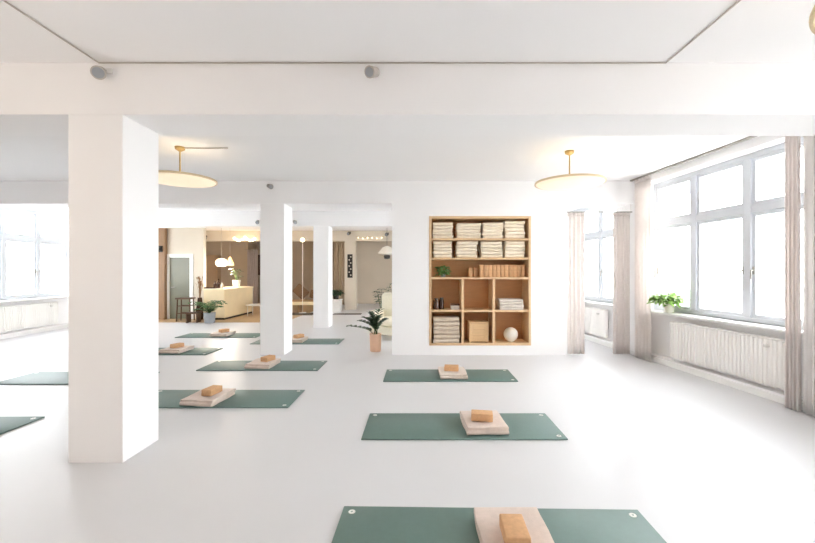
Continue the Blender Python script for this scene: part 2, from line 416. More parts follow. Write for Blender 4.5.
for x in DV:
    sbox('divider', x - 0.022, x + 0.022, SF + 0.004, SB - 0.012, ZS[3] + 0.017, ZS[2] - 0.017)
    sbox('divider', x - 0.022, x + 0.022, SF + 0.004, SB - 0.012, sz0 + T, ZS[3] - 0.017)
shelf_top = [z + 0.017 for z in ZS]; floor_bottom = sz0 + T

# folded blankets: a ribbon folded to and fro, the folds towards the front
def folded(w, l, t, layers, seed, wob=0.006, name='folded_blanket', m='cream', nx=8):
    tau = t / layers; pts = []
    for k in range(layers):
        z = tau * (k + 0.5); back = (k % 2 == 0)
        ys = [-l / 2 + tau / 2 + (l - tau) * i / 7 for i in range(8)]
        if not back: ys = ys[::-1]
        for y in ys: pts.append((y, z))
        if k < layers - 1:
            s = 1 if back else -1; yc = s * (l / 2 - tau / 2)
            for a in (1, 2, 3):
                th = -PI / 2 + PI * a / 4
                pts.append((yc + s * math.cos(th) * tau / 2, z + tau / 2 + math.sin(th) * tau / 2))
    # rotate so that folds show at the front (-y)
    rows = []
    for y, z in pts:
        row = []
        for i in range(nx + 1):
            x = -w / 2 + w * i / nx
            n = noise.noise_vector(Vector((x * 5 + seed * 9.1, y * 5, z * 9 + seed)))
            edge = 0.010 * noise.noise(Vector((z * 40 + seed * 3, 0.3 if i < nx / 2 else 5.3, seed))) * (abs(i - nx / 2) / (nx / 2)) ** 3
            zr = z + n.z * wob * (0.3 + 0.7 * z / t)
            row.append((x + n.x * wob + edge, -(y + n.y * wob), zr))
        rows.append(row)
    b = MB(); b.quadstrip(rows)
    zmin = min(v.co.z for v in b.bm.verts) - tau * 0.46
    for v in b.bm.verts: v.co.z -= zmin
    me = b.mesh(name, m, smooth=True, angle=180)
    return me, tau
def blanket_obj(name, me, tau, loc, rotz, label, group, cat='blanket'):
    o = bpy.data.objects.new(name, me); C.objects.link(o)
    md = o.modifiers.new('Solidify', 'SOLIDIFY'); md.thickness = tau * 0.94; md.offset = 0
    md2 = o.modifiers.new('Bevel', 'BEVEL'); md2.width = tau * 0.25; md2.segments = 2; md2.limit_method = 'ANGLE'; md2.angle_limit = math.radians(60)
    o.location = loc; o.rotation_euler = (0, 0, rotz)
    return tag(o, label, cat, group)

variants = {}
def stack(x0, x1, zbase, ztop, n, desc, m, where, group, depth=0.32, front=0.04, lay=2):
    t = (ztop - zbase) / n
    for k in range(n):
        key = (m, round(x1 - x0, 2), round(t, 3), k % 3)
        if key not in variants: variants[key] = folded(x1 - x0 - 0.02, depth, t * 0.96, lay, len(variants) + 1, 0.0025, m=m)
        me, tau = variants[key]
        nth = 'top' if k == n - 1 else ('bottom' if k == 0 else ORD[k] + ' up')
        blanket_obj('folded_blanket', me, tau, ((x0 + x1) / 2 + random.uniform(-0.012, 0.012), PD + front + depth / 2 + random.uniform(-0.01, 0.012), zbase + k * t + 0.001), random.uniform(-0.02, 0.02),
                    '%s, %s in %s' % (desc, nth, where), group)
top_x = [(433, 453.5, 222.4), (456.5, 481, 223.2), (482.5, 503, 222.6), (504, 524.6, 220.6)]
for i, (a, b, yt) in enumerate(top_x):
    stack(at(a, PD + .06), at(b, PD + .06), shelf_top[0], zz(yt, PD + .06), 5, 'cream folded blanket', 'cream', 'the %s stack along the top shelf' % ORD[i], 'cream blankets on the top shelf')
mid_x = [(433, 452, 241.0), (456.5, 477.5, 241.2), (480.5, 502.5, 241.4), (504.5, 524.4, 240.9)]
for i, (a, b, yt) in enumerate(mid_x):
    stack(at(a, PD + .06), at(b, PD + .06), shelf_top[1], zz(yt, PD + .06), 5, 'cream folded blanket', 'cream', 'the %s stack along the second shelf' % ORD[i], 'cream blankets on the second shelf')
stack(at(499.5, PD), at(524.0, PD), shelf_top[3], zz(299.3, PD), 4, 'pale grey folded blanket', 'palew', 'the pile in the upper right cubby', 'pale blankets in the upper right cubby', 0.36, -0.005)
stack(at(433.5, PD), at(460, PD), floor_bottom, zz(317.5, PD), 6, 'grey beige folded blanket', 'greyw', 'the tall pile in the lower left cubby', 'grey blankets in the lower left cubby', 0.36, 0.0)

# yoga blocks
def block_mesh(w, d, h, m, name='yoga_block'): return MB().box(-w / 2, w / 2, -d / 2, d / 2, 0, h, 0.007, 2).mesh(name, m, smooth=True, angle=50)
xa, xb = at(479.5, PD + .1), at(525.0, PD + .1); nb = 11; bw = (xb - xa) / nb
bmesh_t = block_mesh(bw - 0.003, 0.13, 0.225, 'cork'); bmesh_d = block_mesh(bw - 0.003, 0.13, 0.222, 'cork2')
for k in range(nb):
    o = bpy.data.objects.new('yoga_block', bmesh_t if k % 2 == 0 else bmesh_d); C.objects.link(o)
    o.location = (xa + (k + 0.5) * bw, PD + 0.16 + random.uniform(-0.006, 0.006), shelf_top[2] + 0.001)
    tag(o, 'upright cork yoga block, %s from left in the third shelf row' % ORD[k], 'yoga block', 'yoga blocks on the third shelf')
bm_s = block_mesh(0.07, 0.13, 0.165, 'cork2')
for k, p in enumerate((470.6, 475.9)):
    o = bpy.data.objects.new('yoga_block', bm_s); C.objects.link(o); o.location = (at(p, PD + .16), PD + 0.22, shelf_top[2] + 0.001)
    tag(o, ['shorter cork yoga block nearest the small shelf plant', 'shorter cork yoga block touching the tight row of blocks'][k], 'yoga block', 'yoga blocks on the third shelf')

# small shelf plant
def pot(parent, r, h, m, z=0.0, taper=0.8, soil=True, name='pot'):
    o = MB().lathe([(0, z), (r * taper, z), (r * taper + 0.004, z + 0.01), (r, z + h), (r - 0.012, z + h), (r - 0.016, z + h * 0.88), (0, z + h * 0.88)], 28).build(name, m, parent, smooth=True)
    if soil: MB().lathe([(0, z + h * 0.885 + 0.008), (r * 0.7, z + h * 0.885 + 0.006), (r - 0.02, z + h * 0.885)], 20).build('soil', 'soil', o, smooth=True)
    return o
sp = thing('potted_plant', 'small trailing green plant on the third shelf of the plywood unit', 'plant', (at(443, PD + .15), PD + 0.16, shelf_top[2] + 0.001))
pot(sp, 0.045, 0.06, 'greypot')
lf = MB()
for k in range(130):
    a = random.uniform(0, 2 * PI); e = random.uniform(-0.1, 1.2); r = random.uniform(0.0, 0.06)
    rr = random.uniform(0.04, 0.14)
    lf.leaf((math.cos(a) * (r + rr * 0.5), math.sin(a) * (r + rr * 0.5) * 0.8, 0.025 + random.uniform(0, 0.16)), (math.cos(a) * math.cos(e), math.sin(a) * math.cos(e), math.sin(e)), random.uniform(0.05, 0.08), 0.045, 0.4, 4)
lf.build('foliage', 'leafmid', sp, smooth=True)
st = MB()
for k in range(9):
    a = k * 0.7; st.tube([(0, 0, 0.05), (math.cos(a) * 0.03, math.sin(a) * 0.03, 0.10), (math.cos(a) * 0.07, math.sin(a) * 0.06, 0.15)], 0.002, 5)
st.build('stem', 'stem', sp, smooth=True)

# two dark jars, a little box with dark lid, wooden crate, white ball
def jar(label, x, y, z, r, h):
    t = thing('jar', label, 'jar', (x, y, z), 0, 'dark jars in the upper left cubby')
    MB().lathe([(0, 0), (r, 0), (r, h * 0.75), (r * 0.7, h * 0.86), (r * 0.7, h * 0.9), (0, h * 0.9)], 20).build('glass_body', 'brownglass', t, smooth=True)
    MB().lathe([(0, h * 0.9), (r * 0.75, h * 0.9), (r * 0.75, h), (0, h)], 20).build('lid', 'black', t, smooth=True)
jar('dark brown jar at the left end of the upper left cubby', at(436.2, PD + .12), PD + 0.12, shelf_top[3] + 0.001, 0.050, 0.20)
jar('dark brown jar beside another, nearer the small lidded box', at(441.5, PD + .18), PD + 0.18, shelf_top[3] + 0.001, 0.045, 0.21)
t = thing('small_box', 'small pale box with a dark lid in the upper left cubby', 'box', (at(455, PD + .1), PD + 0.11, shelf_top[3] + 0.001))
MB().box(-0.075, 0.075, -0.06, 0.06, 0, 0.075, 0.004).build('box_body', 'palew', t); MB().box(-0.08, 0.08, -0.064, 0.064, 0.075, 0.10, 0.004).build('lid', 'darkwood', t)
t = thing('wooden_crate', 'pale wooden crate in the lower middle cubby', 'crate', (at(479, PD + .06), PD + 0.2, floor_bottom + 0.001))
cw, chh, cdp = 0.345, 0.35, 0.28
for s in (-1, 1):
    MB().box(s * (cw / 2 - 0.015) - 0.015, s * (cw / 2 - 0.015) + 0.015, -cdp / 2, cdp / 2, 0.0, chh, 0.003).build('side_panel', 'box', t)
b = MB()
for k in range(3): b.box(-cw / 2 + 0.0305, cw / 2 - 0.0305, -cdp / 2 + 0.012, -cdp / 2 + 0.026, 0.01 + k * 0.113, 0.01 + k * 0.113 + 0.107, 0.003)
b.build('front_panel', 'box', t)
MB().box(-cw / 2 + 0.031, cw / 2 - 0.031, cdp / 2 - 0.02, cdp / 2 - 0.005, 0, chh, 0.002).build('back_panel', 'box', t)
MB().box(-cw / 2 - 0.006, cw / 2 + 0.006, -cdp / 2 - 0.006, cdp / 2 + 0.006, chh, chh + 0.016, 0.004).build('lid', 'box', t)
fr_ = MB()
for x0_, x1_, z0_, z1_ in ((-cw / 2 + 0.0305, -cw / 2 + 0.07, 0.02, chh - 0.01), (cw / 2 - 0.07, cw / 2 - 0.0305, 0.02, chh - 0.01), (-cw / 2 + 0.07, cw / 2 - 0.07, 0.02, 0.06), (-cw / 2 + 0.07, cw / 2 - 0.07, chh - 0.05, chh - 0.01)):
    fr_.box(x0_, x1_, -cdp / 2 - 0.004, -cdp / 2 + 0.0115, z0_, z1_, 0.003)
fr_.build('front_frame', 'box', t)
t = thing('white_ball', 'white ball in the lower right cubby', 'ball', (at(511, PD + .12), PD + 0.14, floor_bottom + 0.001))
MB().ball((0, 0, 0.132), 0.128, 1.0, 28, 20).build('globe', 'whitepot', t, smooth=True); MB().lathe([(0, 0), (0.05, 0), (0.05, 0.014), (0, 0.016)], 20).build('base', 'white', t, smooth=True)

# ------------------------------------------------------------------ yoga mats with blankets and blocks
MG = 'green yoga mats laid out in rows'
def mat_proto():
    t = thing('yoga_mat', 'x', 'yoga mat', (0, 0, 0), 0, MG)
    me = MB(); rows = []
    L, W = 1.82, 0.625
    b = MB().box(-L / 2, L / 2, -W / 2, W / 2, 0.001, 0.014, 0.004, 2)
    b.build('mat_sheet', 'mat', t, smooth=True, angle=50)
    for x, y in ((-L / 2 + 0.06, W / 2 - 0.06), (L / 2 - 0.06, W / 2 - 0.06), (L / 2 - 0.06, -W / 2 + 0.06)):
        MB().lathe([(0.008, 0.0135), (0.008, 0.0165), (0.020, 0.0165), (0.022, 0.0140), (0.022, 0.0135)], 20, (x, y, 0)).build('eyelet', 'eyelet', t, smooth=True)
    return t
proto = mat_proto()
bl_v = [folded(0.375, 0.46, 0.066, 3, s, 0.011, 'wool_blanket', mm, 10) for s, mm in ((31, 'wool'), (32, 'wool'), (33, 'wool2'), (34, 'wool2'))]
brick = block_mesh(0.125, 0.20, 0.070, 'cork', 'cork_block')
#  x, y, rot, blanket x, y, rot, block x, y, rot, description of the mat
mats = [
    (0.44, 2.115, -0.020, 0.515, 2.09, -0.02, 0.505, 2.04, -0.03, 'cut by the bottom picture edge'),
    (0.41, 3.74, 0.0, 0.62, 3.72, 0.05, 0.605, 3.69, 1.42, 'second in the right row'),
    (0.44, 5.56, 0.0, 0.49, 5.54, 0.0, 0.475, 5.53, 1.45, 'straight in front of the wooden shelf'),
    (-2.32, 4.545, 0.0, -2.40, 4.47, -0.10, -2.36, 4.47, -0.15, 'directly behind the thick near pillar'),
    (-2.41, 6.14, 0.0, -2.42, 6.11, -0.05, -2.36, 6.14, -0.35, 'at the foot of the second pillar'),
    (-2.53, 8.28, 0.0, -2.58, 8.27, 0.0, -2.53, 8.28, -0.5, 'left of the terracotta pot'),
    (-4.70, 3.65, 0.0, -4.62, 3.63, 0.0, -4.6, 3.63, 0.2, 'beside the foot of the near pillar'),
    (-4.70, 5.42, 0.0, -4.45, 5.42, 0.0, -4.45, 5.42, -0.3, 'under the far left window'),
    (-4.68, 7.24, 0.0, -4.46, 7.22, -0.05, -4.46, 7.22, -0.3, 'second nearest the reception fern'),
    (-4.55, 9.06, 0.0, -4.52, 9.05, 0.0, -4.50, 9.05, -0.5, 'closest to the reception fern'),
]
for i, (x, y, r, bx, by, br, kx, ky, kr, desc) in enumerate(mats):
    if i == 0:
        proto.location = (x, y, 0); proto.rotation_euler = (0, 0, r); proto['label'] = 'green yoga mat ' + desc
    else: dup(proto, (x, y, 0), r, 'green yoga mat ' + desc)
    me, tau = bl_v[(i + (0 if i < 3 else 1)) % 4]
    blanket_obj('folded_blanket', me, tau, (bx, by, 0.0145), br, 'folded wool blanket on the mat ' + desc, 'folded blankets on the mats')
    ztop = max(v.co.z for v in me.vertices if abs(v.co.x) < 0.14 and abs(v.co.y) < 0.14) + tau * 0.47
    o = bpy.data.objects.new('yoga_block', brick); C.objects.link(o); o.location = (kx, ky, 0.0145 + ztop + 0.001); o.rotation_euler = (0, 0, kr)
    tag(o, 'cork yoga block on the blanket of the mat ' + desc, 'yoga block', 'cork blocks on the mats')

# ------------------------------------------------------------------ curtains
def curtain(label, p0, p1, z0, z1, waves, amp, m='curtain', group=None, head=True, seed=0, gather=0.0):
    """pleated cloth from p0 to p1 in plan"""
    p0, p1 = Vector((p0[0], p0[1], 0)), Vector((p1[0], p1[1], 0)); mid = (p0 + p1) / 2
    d = (p1 - p0); L = d.length; rot = math.atan2(d.y, d.x)
    t = thing('curtain', label, 'curtain', (mid.x, mid.y, z0), rot, group)
    N = waves * 10; rows = []; HH = z1 - z0
    for j in range(15):
        v = j / 14; z = HH * v; row = []
        for i in range(N + 1):
            u = i / N
            ph = 2 * PI * waves * u + 0.5 * noise.noise(Vector((u * 4, seed, v * 0.7)))
            a = amp * (1.0 + 0.45 * noise.noise(Vector((u * waves * 0.9 + seed * 7, 1.7, v * 0.8))))
            taper = 1.0 - 0.25 * v
            x = (u - 0.5) * L * (1 - gather * math.sin(PI * v) * 0.5) + 0.012 * math.sin(2 * ph) * taper
            row.append((x, a * taper * math.sin(ph), z))
        rows.append(row)
    MB().quadstrip(rows).build('drape', m, t, smooth=True, angle=180, solid=0.004)
    if head:
        h = MB(); rows = []
        for z in (HH - 0.06, HH):
            rows.append([((i / N - 0.5) * L, -0.004 + amp * 0.80 * math.sin(2 * PI * waves * i / N), z) for i in range(N + 1)])
        h.quadstrip(rows).build('heading_tape', m, t, smooth=True, angle=180, solid=0.014)
    return t
CY = PD + 0.045
zr = zz(212, CY)
curtain('beige linen curtain hanging on the left side of the curtained opening', (at(567.5, CY), CY), (at(584.5, CY), CY), 0.012, zr - 0.012, 4, 0.024, 'curtain', 'curtains of the opening', seed=1)
curtain('beige linen curtain on the right side of the opening, beside the room corner', (at(613, CY), CY), (rx(CY) - 0.05, CY), 0.012, zr - 0.012, 5, 0.028, 'curtain', 'curtains of the opening', seed=2)
rt = thing('curtain_rail', 'thin pale curtain rail across the opening between shelf wall and window wall', 'curtain rail', ((px1 + rx(CY)) / 2, CY, zr))
hw = (rx(CY) - px1) / 2
MB().rod((-hw + 0.004, 0, 0), (hw - 0.004, 0, 0), 0.010, seg=10).build('rail', 'greymetal', rt, smooth=True)
for s in (-0.95, 0, 0.95): MB().rod((s * hw, 0, 0.006), (s * hw, 0, BEAMZ - zr), 0.006, seg=8).build('bracket', 'white', rt)
# along the window wall, from a ceiling track
off = 0.10
def rw(d): return (rx(d) - off, d)
curtain('off-white linen curtain on the window wall, in the far corner beside the sill plant', rw(6.78), rw(6.36), 0.012, CEIL - 0.035, 5, 0.028, 'curtain', 'curtains of the window wall', seed=3)
curtain('beige linen curtain at the right edge of the picture, gathered by the radiator end', rw(4.26), rw(4.10), 0.012, CEIL - 0.035, 4, 0.030, 'curtain', 'curtains of the window wall', seed=4)
curtain('sheer pale curtain strip at the extreme right edge beside the near beam', rw(4.08), rw(3.80), 0.012, CEIL - 0.035, 4, 0.030, 'curtainf', 'curtains of the window wall', seed=5)
tr = thing('curtain_track', 'slim grey curtain track along the ceiling above the right window', 'curtain track', (rx(5.2) - off, 5.2, CEIL - 0.024), R_ROT)
MB().box(-1.68, 1.68, -0.02, 0.02, 0, 0.024, 0.003).build('track', 'greymetal', tr)
for s in (-1.672, 1.672): MB().box(s - 0.008, s + 0.008, -0.024, 0.024, -0.002, 0.024).build('end_cap', 'greymetal', tr)

# plant on the window sill
def heart_plant(label, loc, n, spread, m, potm, pr, ph, leaf=(0.07, 0.12)):
    t = thing('potted_plant', label, 'plant', loc)
    pot(t, pr, ph, potm)
    f = MB(); s = MB()
    for k in range(n):
        a = random.uniform(0, 2 * PI); rr = spread * math.sqrt(random.random()); hz = ph + random.uniform(-0.03, 0.20) * (1.1 - rr / spread * 0.7)
        x, y = math.cos(a) * rr, math.sin(a) * rr * 0.7
        if y < -0.12: y *= 0.6
        e = random.uniform(-0.3, 0.7); a2 = a + random.uniform(-0.8, 0.8)
        f.leaf((x, y, hz), (math.cos(a2) * math.cos(e), math.sin(a2) * math.cos(e), math.sin(e)), random.uniform(*leaf), random.uniform(*leaf) * 0.8, 0.4, 4, 0.7)
        if k % 2 == 0: s.tube([(0, 0, ph * 0.9), (x * 0.4, y * 0.4, max(hz, ph) + 0.02), (x, y, hz)], 0.0025, 5)
    f.build('foliage', m, t, smooth=True); s.build('stem', 'stem', t, smooth=True)
    return t
sd = 6.16
heart_plant('leafy light green plant on the left end of the right window sill', (rx(sd) + 0.04, sd, SILL + 0.001), 110, 0.22, 'leaflight', 'whitepot', 0.075, 0.15, (0.09, 0.14))

# ------------------------------------------------------------------ ZZ plant in terracotta pot by the shelf wall
zp = thing('potted_plant', 'dark leafy plant in a peach terracotta pot beside the shelf wall', 'plant', (at(375.5, 7.3), 7.3, 0.0))
pot(zp, 0.112, 0.33, 'terracotta', taper=0.86)
random.seed(11)
for k, (ax, ay, hh) in enumerate([(-0.30, 0.05, 0.42), (-0.20, -0.08, 0.50), (-0.08, 0.05, 0.56), (-0.42, 0.0, 0.30), (0.08, -0.05, 0.50), (0.16, 0.05, 0.42), (0.02, 0.10, 0.60), (-0.15, 0.12, 0.44)]):
    pts = []
    for i in range(8):
        u = i / 7
        pts.append((ax * u ** 1.6 + 0.03 * math.cos(k), ay * u ** 1.6 + 0.03 * math.sin(k), 0.29 + hh * (u - 0.28 * u * u * (1 + abs(ax) * 1.2))))
    so = MB().tube(pts, 0.007, 6, 0.003).build('stem', 'stem', zp, smooth=True)
    f = MB()
    for i in range(2, 8):
        p = Vector(pts[i]); tg = (Vector(pts[i]) - Vector(pts[i - 1])).normalized(); sd_ = tg.cross(Vector((0, 0, 1))); sd_ = sd_.normalized() if sd_.length > .01 else Vector((1, 0, 0))
        for s in (-1, 1):
            f.leaf(p, tg * 0.7 + sd_ * s + Vector((0, 0, 0.25)), random.uniform(0.11, 0.16), 0.07, 0.2, 4)
    f.leaf(pts[-1], Vector(pts[-1]) - Vector(pts[-2]), 0.10, 0.045, 0.2, 4)
    f.build('leaflets', 'leafdark', so, smooth=True)

# ------------------------------------------------------------------ disc pendant lamps
def disc_lamp(label, x, y, z=2.665, R=0.445, canopy='brass'):
    t = thing('pendant_lamp', label, 'lamp', (x, y, z), 0, 'round disc pendant lamps')
    MB().lathe([(0, -0.035), (R * 0.35, -0.033), (R * 0.7, -0.022), (R - 0.02, -0.004), (R - 0.006, 0.012), (R - 0.02, 0.016), (R * 0.7, 0.000), (R * 0.35, -0.010), (0, -0.012)], 56).build('lamp_shade', 'shade', t, smooth=True)
    rr = MB(); rr.lathe([(R - 0.010, 0.0), (R + 0.004, 0.0), (R + 0.006, 0.012), (R + 0.004, 0.024), (R - 0.010, 0.024), (R - 0.010, 0.0)], 56); rr.build('rim', 'rim', t, smooth=True)
    MB().rod((0, 0, -0.012), (0, 0, CEIL - z - 0.03), 0.009, seg=12).build('rod', 'brass', t, smooth=True)
    MB().lathe([(0, CEIL - z - 0.055), (0.02, CEIL - z - 0.055), (0.058, CEIL - z - 0.03), (0.062, CEIL - z), (0, CEIL - z)], 28).build('canopy', 'brass', t, smooth=True)
    MB().lathe([(0, -0.01), (0.035, -0.01), (0.035, 0.07), (0.012, 0.09), (0, 0.09)], 20).build('socket', 'brass', t, smooth=True)
    for k in range(3):
        a = k * 2 * PI / 3 + 0.3
        MB().rod((0.03 * math.cos(a), 0.03 * math.sin(a), 0.075), ((R - 0.012) * math.cos(a), (R - 0.012) * math.sin(a), 0.014), 0.003, seg=6).build('spoke', 'brass', t)
    ld = bpy.data.lights.new('lamp_light', 'POINT'); ld.energy = 0.4; ld.color = (1.0, 0.86, 0.70); ld.shadow_soft_size = 0.05
    lo = bpy.data.objects.new('lamp_light', ld); C.objects.link(lo); lo.parent = t; lo.location = (0.10, 0, 0.09)
    return t
disc_lamp('round cream disc lamp hanging left of the right window', at(569.5, 5.23), 5.23)
l2 = disc_lamp('round tan disc lamp half hidden behind the thick pillar', at(180, 5.06), 5.06, R=0.43)
MB().tube([(0.06, 0, CEIL - 2.665 - 0.012), (0.3, 0.01, CEIL - 2.665 - 0.012), (0.62, 0, CEIL - 2.665 - 0.012)], 0.008, 8).build('cord', 'cable', l2, smooth=True)
disc_lamp('round disc lamp cut off by the top right picture corner', 2.19, 1.55)

fill_lamp = disc_lamp('unseen round disc lamp added at the left as warm fill for the wide beam', -3.09, 1.2)  # added lamp out of view, warms the near beam and pillar
for c_ in fill_lamp.children:
    if c_.type == 'LIGHT': c_.data.energy = 9; c_.location = (0, 0, -0.35); c_.data.shadow_soft_size = 0.25  # stronger light hung below the shade as added fill
# ceiling cable and spotlights
cc = thing('ceiling_cable', 'thin grey cable running round the near ceiling above the wide beam', 'cable', (0, 3.005, CEIL - 0.008))
for nm, p in (('cable_run', [(-2.46, 0, 0), (1.91, 0, 0)]), ('cable_run', [(-2.46, 0, 0), (-2.46, -4.2, 0)]), ('cable_run', [(1.91, 0, 0), (1.91, -4.2, 0)])):
    MB().tube([Vector(p[0]).lerp(Vector(p[1]), i / 6) for i in range(7)], 0.0055, 8).build(nm, 'cable', cc, smooth=True)
def spotlight(label, x, y, z, aim=(-0.3, -0.9, -0.35), m='greymetal', s=1.0, group='spotlights on the beams'):
    t = thing('spotlight', label, 'spotlight', (x, y, z), 0, group)
    MB().box(-0.045 * s, 0.045 * s, -0.018, 0.0, -0.02 * s, 0.02 * s, 0.004).build('wall_mount', 'white' if m != 'black' else 'black', t)
    MB().rod((0, -0.015, 0), (0, -0.07 * s, -0.03 * s), 0.008 * s, seg=8).build('arm', m, t, smooth=True)
    a = Vector(aim).normalized(); p = Vector((0, -0.075 * s, -0.04 * s))
    h = MB().rod(p - a * 0.05 * s, p + a * 0.06 * s, 0.038 * s, 0.048 * s, 20).build('head', m, t, smooth=True)
    MB().rod(p + a * 0.0605 * s, p + a * 0.064 * s, 0.038 * s, 0.038 * s, 20).build('lens', 'greypot', h)
    return t
spotlight('grey spotlight at the top of the thick near pillar', at(100, 2.95), 3.02, 3.03, (0.5, -0.8, -0.5), 'cable')
spotlight('pale spotlight under the cable at the middle of the wide beam', at(373, 2.95), 3.02, 3.03, (-0.4, -0.8, -0.4), 'cable', 0.9)
spotlight('tiny grey spotlight on the beam above the second pillar', at(270, 6.9), 6.95, 3.03, (0.7, -0.6, -0.3), 'greymetal', 0.9)
spotlight('tiny spotlight on the third beam left of the second pillar', at(258, 10.3), 10.35, 2.84, (0.2, -0.9, -0.4), 'greymetal', 1.0)
spotlight('tiny spotlight on the third beam right of the second pillar', at(295, 10.3), 10.35, 2.84, (0.6, -0.9, -0.4), 'greymetal', 1.0)
spotlight('black spotlight on the furthest beam above the reception door', at(204, 15.2), 15.3, 2.88, (0.8, -0.5, -0.2), 'black', 1.6)
spotlight('white spotlight at the left end of the furthest beam', at(178, 15.2), 15.3, 2.95, (-0.3, -0.9, -0.3), 'white', 1.4)
spotlight('black spotlight on the furthest beam above the cream pillar', at(349, 15.2), 15.3, 3.03, (-0.3, -0.9, -0.3), 'black', 1.2)
spotlight('black spotlight at the right end of the furthest beam by the shelf wall', at(387, 15.2), 15.3, 3.0, (-0.3, -0.9, -0.3), 'black', 1.3)
def string_lights(label, p0, p1, y, z, n, sag, rb):
    t = thing('string_lights', label, 'string lights', (at((p0 + p1) / 2, y), y - 0.02, z), 0)
    hw_ = (at(p1, y) - at(p0, y)) / 2
    pts = [(-hw_ + 2 * hw_ * i / 24, -0.03, sag * (abs(math.sin(PI * 2 * i / 24))) * -1) for i in range(25)]
    MB().tube(pts, 0.006, 6).build('cord', 'midwood', t, smooth=True)
    for k in range(n):
        i = int((k + 0.5) * 24 / n); p = pts[i]
        MB().ball((p[0], p[1], p[2] - rb), rb, 1.1, 12, 8).build('bulb', 'bulb', t, smooth=True)
string_lights('glowing string of bulbs on the furthest beam above the reception counter', 234, 257, 15.25, 2.88, 9, 0.12, 0.05)
string_lights('string of small bulbs on the furthest beam right of the cream pillar', 356, 384, 15.25, 2.86, 6, 0.05, 0.022)

# ------------------------------------------------------------------ reception corner
# partition with a door, left of the counter
DY = 12.25
dx0, dx1 = at(166, DY), at(193.5, DY)
wl = MB(); wl.box(lx(DY) - 0.02, dx0 + 0.06, DY, DY + 0.15, 0, CEIL); wl.box(dx1 - 0.06, at(203.5, DY), DY, DY + 0.15, 0, CEIL); wl.box(dx0 + 0.06, dx1 - 0.06, DY, DY + 0.15, zz(256, DY), CEIL)
tag(wl.build('wall_reception', 'greige'), 'greige wall around the glazed door left of the counter', 'wall', None, 'structure')
dd = thing('door_1', 'white framed door with a grey-green panel behind the dark stool', 'door', ((dx0 + dx1) / 2, DY, 0), 0, None, 'structure')
hwd = (dx1 - dx0) / 2; dz = zz(254, DY)
f = MB(); f.box(-hwd, -hwd + 0.11, -0.03, 0.02, 0, dz); f.box(hwd - 0.11, hwd, -0.03, 0.02, 0, dz); f.box(-hwd + 0.11, hwd - 0.11, -0.03, 0.02, dz - 0.11, dz)
f.build('door_frame', 'trimw', dd, bevel=0.006)
leafo = MB(); leafo.box(-hwd + 0.11, hwd - 0.11, 0.02, 0.06, 0.01, dz - 0.11)
lfo = leafo.build('door_leaf', 'doorglass', dd)
MB().rod((-hwd + 0.18, 0.02, 1.0), (-hwd + 0.18, -0.04, 1.0), 0.012).rod((-hwd + 0.18, -0.035, 1.0), (-hwd + 0.30, -0.035, 1.0), 0.010).build('handle', 'greymetal', lfo)
# tan wood clad return beside it
bt = MB(); bx0, bx1 = at(150, 12.1), at(164.5, 12.1)
bt.box(bx0, bx1, 12.1, 12.24, 0, CEIL)
tag(bt.build('trim_1', 'tanwood'), 'tan wooden post between the near pillar and the reception door', 'trim', None, 'structure')
wlmp = thing('wall_lamp', 'small dark lamp on the tan wooden post', 'lamp', (at(160.5, 12.08), 12.1, zz(249, 12.1)))
MB().box(-0.06, 0.06, -0.03, 0, -0.10, 0.10, 0.01).build('back_plate', 'black', wlmp); MB().lathe([(0, 0.0), (0.06, 0.0), (0.05, 0.14), (0, 0.14)], 16, (0, -0.09, -0.06)).build('lamp_shade', 'black', wlmp, smooth=True)
# rear walls of the reception: brown panel painted as a dark opening, greige chimney
tag(MB().box(at(201, 17.2), at(217.5, 17.2), 17.2, 17.5, 0, zz(255, 17.2)).build('trim_2', 'openingbrown'), 'brown panel standing in for the dark opening between reception door and pendant lamps', 'trim', None, 'structure')
tag(MB().box(at(196, 17.52), at(248, 17.52), 17.52, YB, 0, CEIL).build('wall_counter', 'taupe'), 'taupe wall behind the reception counter', 'wall', None, 'structure')
tag(MB().box(at(357, 18.3), at(402, 18.3), 18.3, YB, 0, CEIL).build('wall_end', 'greige'), 'greige end wall right of the cream pillar', 'wall', None, 'structure')

# counter
cx0, cx1, cy0, cy1, cz = at(203.5, 12.0), at(224.6, 12.0), 12.0, 14.05, 0.955
ct = thing('reception_counter', 'cream panelled reception counter under the globe lamp', 'counter', ((cx0 + cx1) / 2, (cy0 + cy1) / 2, 0.006))
a, b = (cx1 - cx0) / 2, (cy1 - cy0) / 2
MB().box(-a + 0.02, a - 0.02, -b + 0.02, b - 0.02, 0.0, 0.06).build('plinth', 'black', ct)
MB().box(-a, a, -b, b, 0.06, cz - 0.04, 0.006).build('counter_body', 'counter', ct)
MB().box(-a - 0.02, a + 0.02, -b - 0.02, b + 0.02, cz - 0.04, cz, 0.008).build('counter_top', 'countertop', ct)
ctz = cz + 0.0075
def bottle(label, px, y, r, h, m):
    t = thing('bottle', label, 'bottle', (at(px, y), y, ctz), 0, 'bottles on the counter')
    MB().lathe([(0, 0), (r, 0), (r, h * 0.6), (r * 0.35, h * 0.75), (r * 0.35, h * 0.95), (0, h * 0.95)], 16).build('bottle_body', m, t, smooth=True)
    MB().lathe([(0, h * 0.95), (r * 0.42, h * 0.95), (r * 0.42, h), (0, h)], 12).build('cap', 'black', t, smooth=True)
bottle('dark bottle at the front left of the counter top', 215.2, 12.3, 0.05, 0.22, 'brownglass')
bottle('taller dark bottle in the middle of the counter items', 218.5, 12.45, 0.055, 0.30, 'brownglass')
bottle('small pale bottle nearest the counter corner', 222, 12.3, 0.045, 0.20, 'whitepot')
t = thing('tray', 'low dark tray on the counter beside the bottles', 'tray', (at(209.8, 12.3), 12.3, ctz))
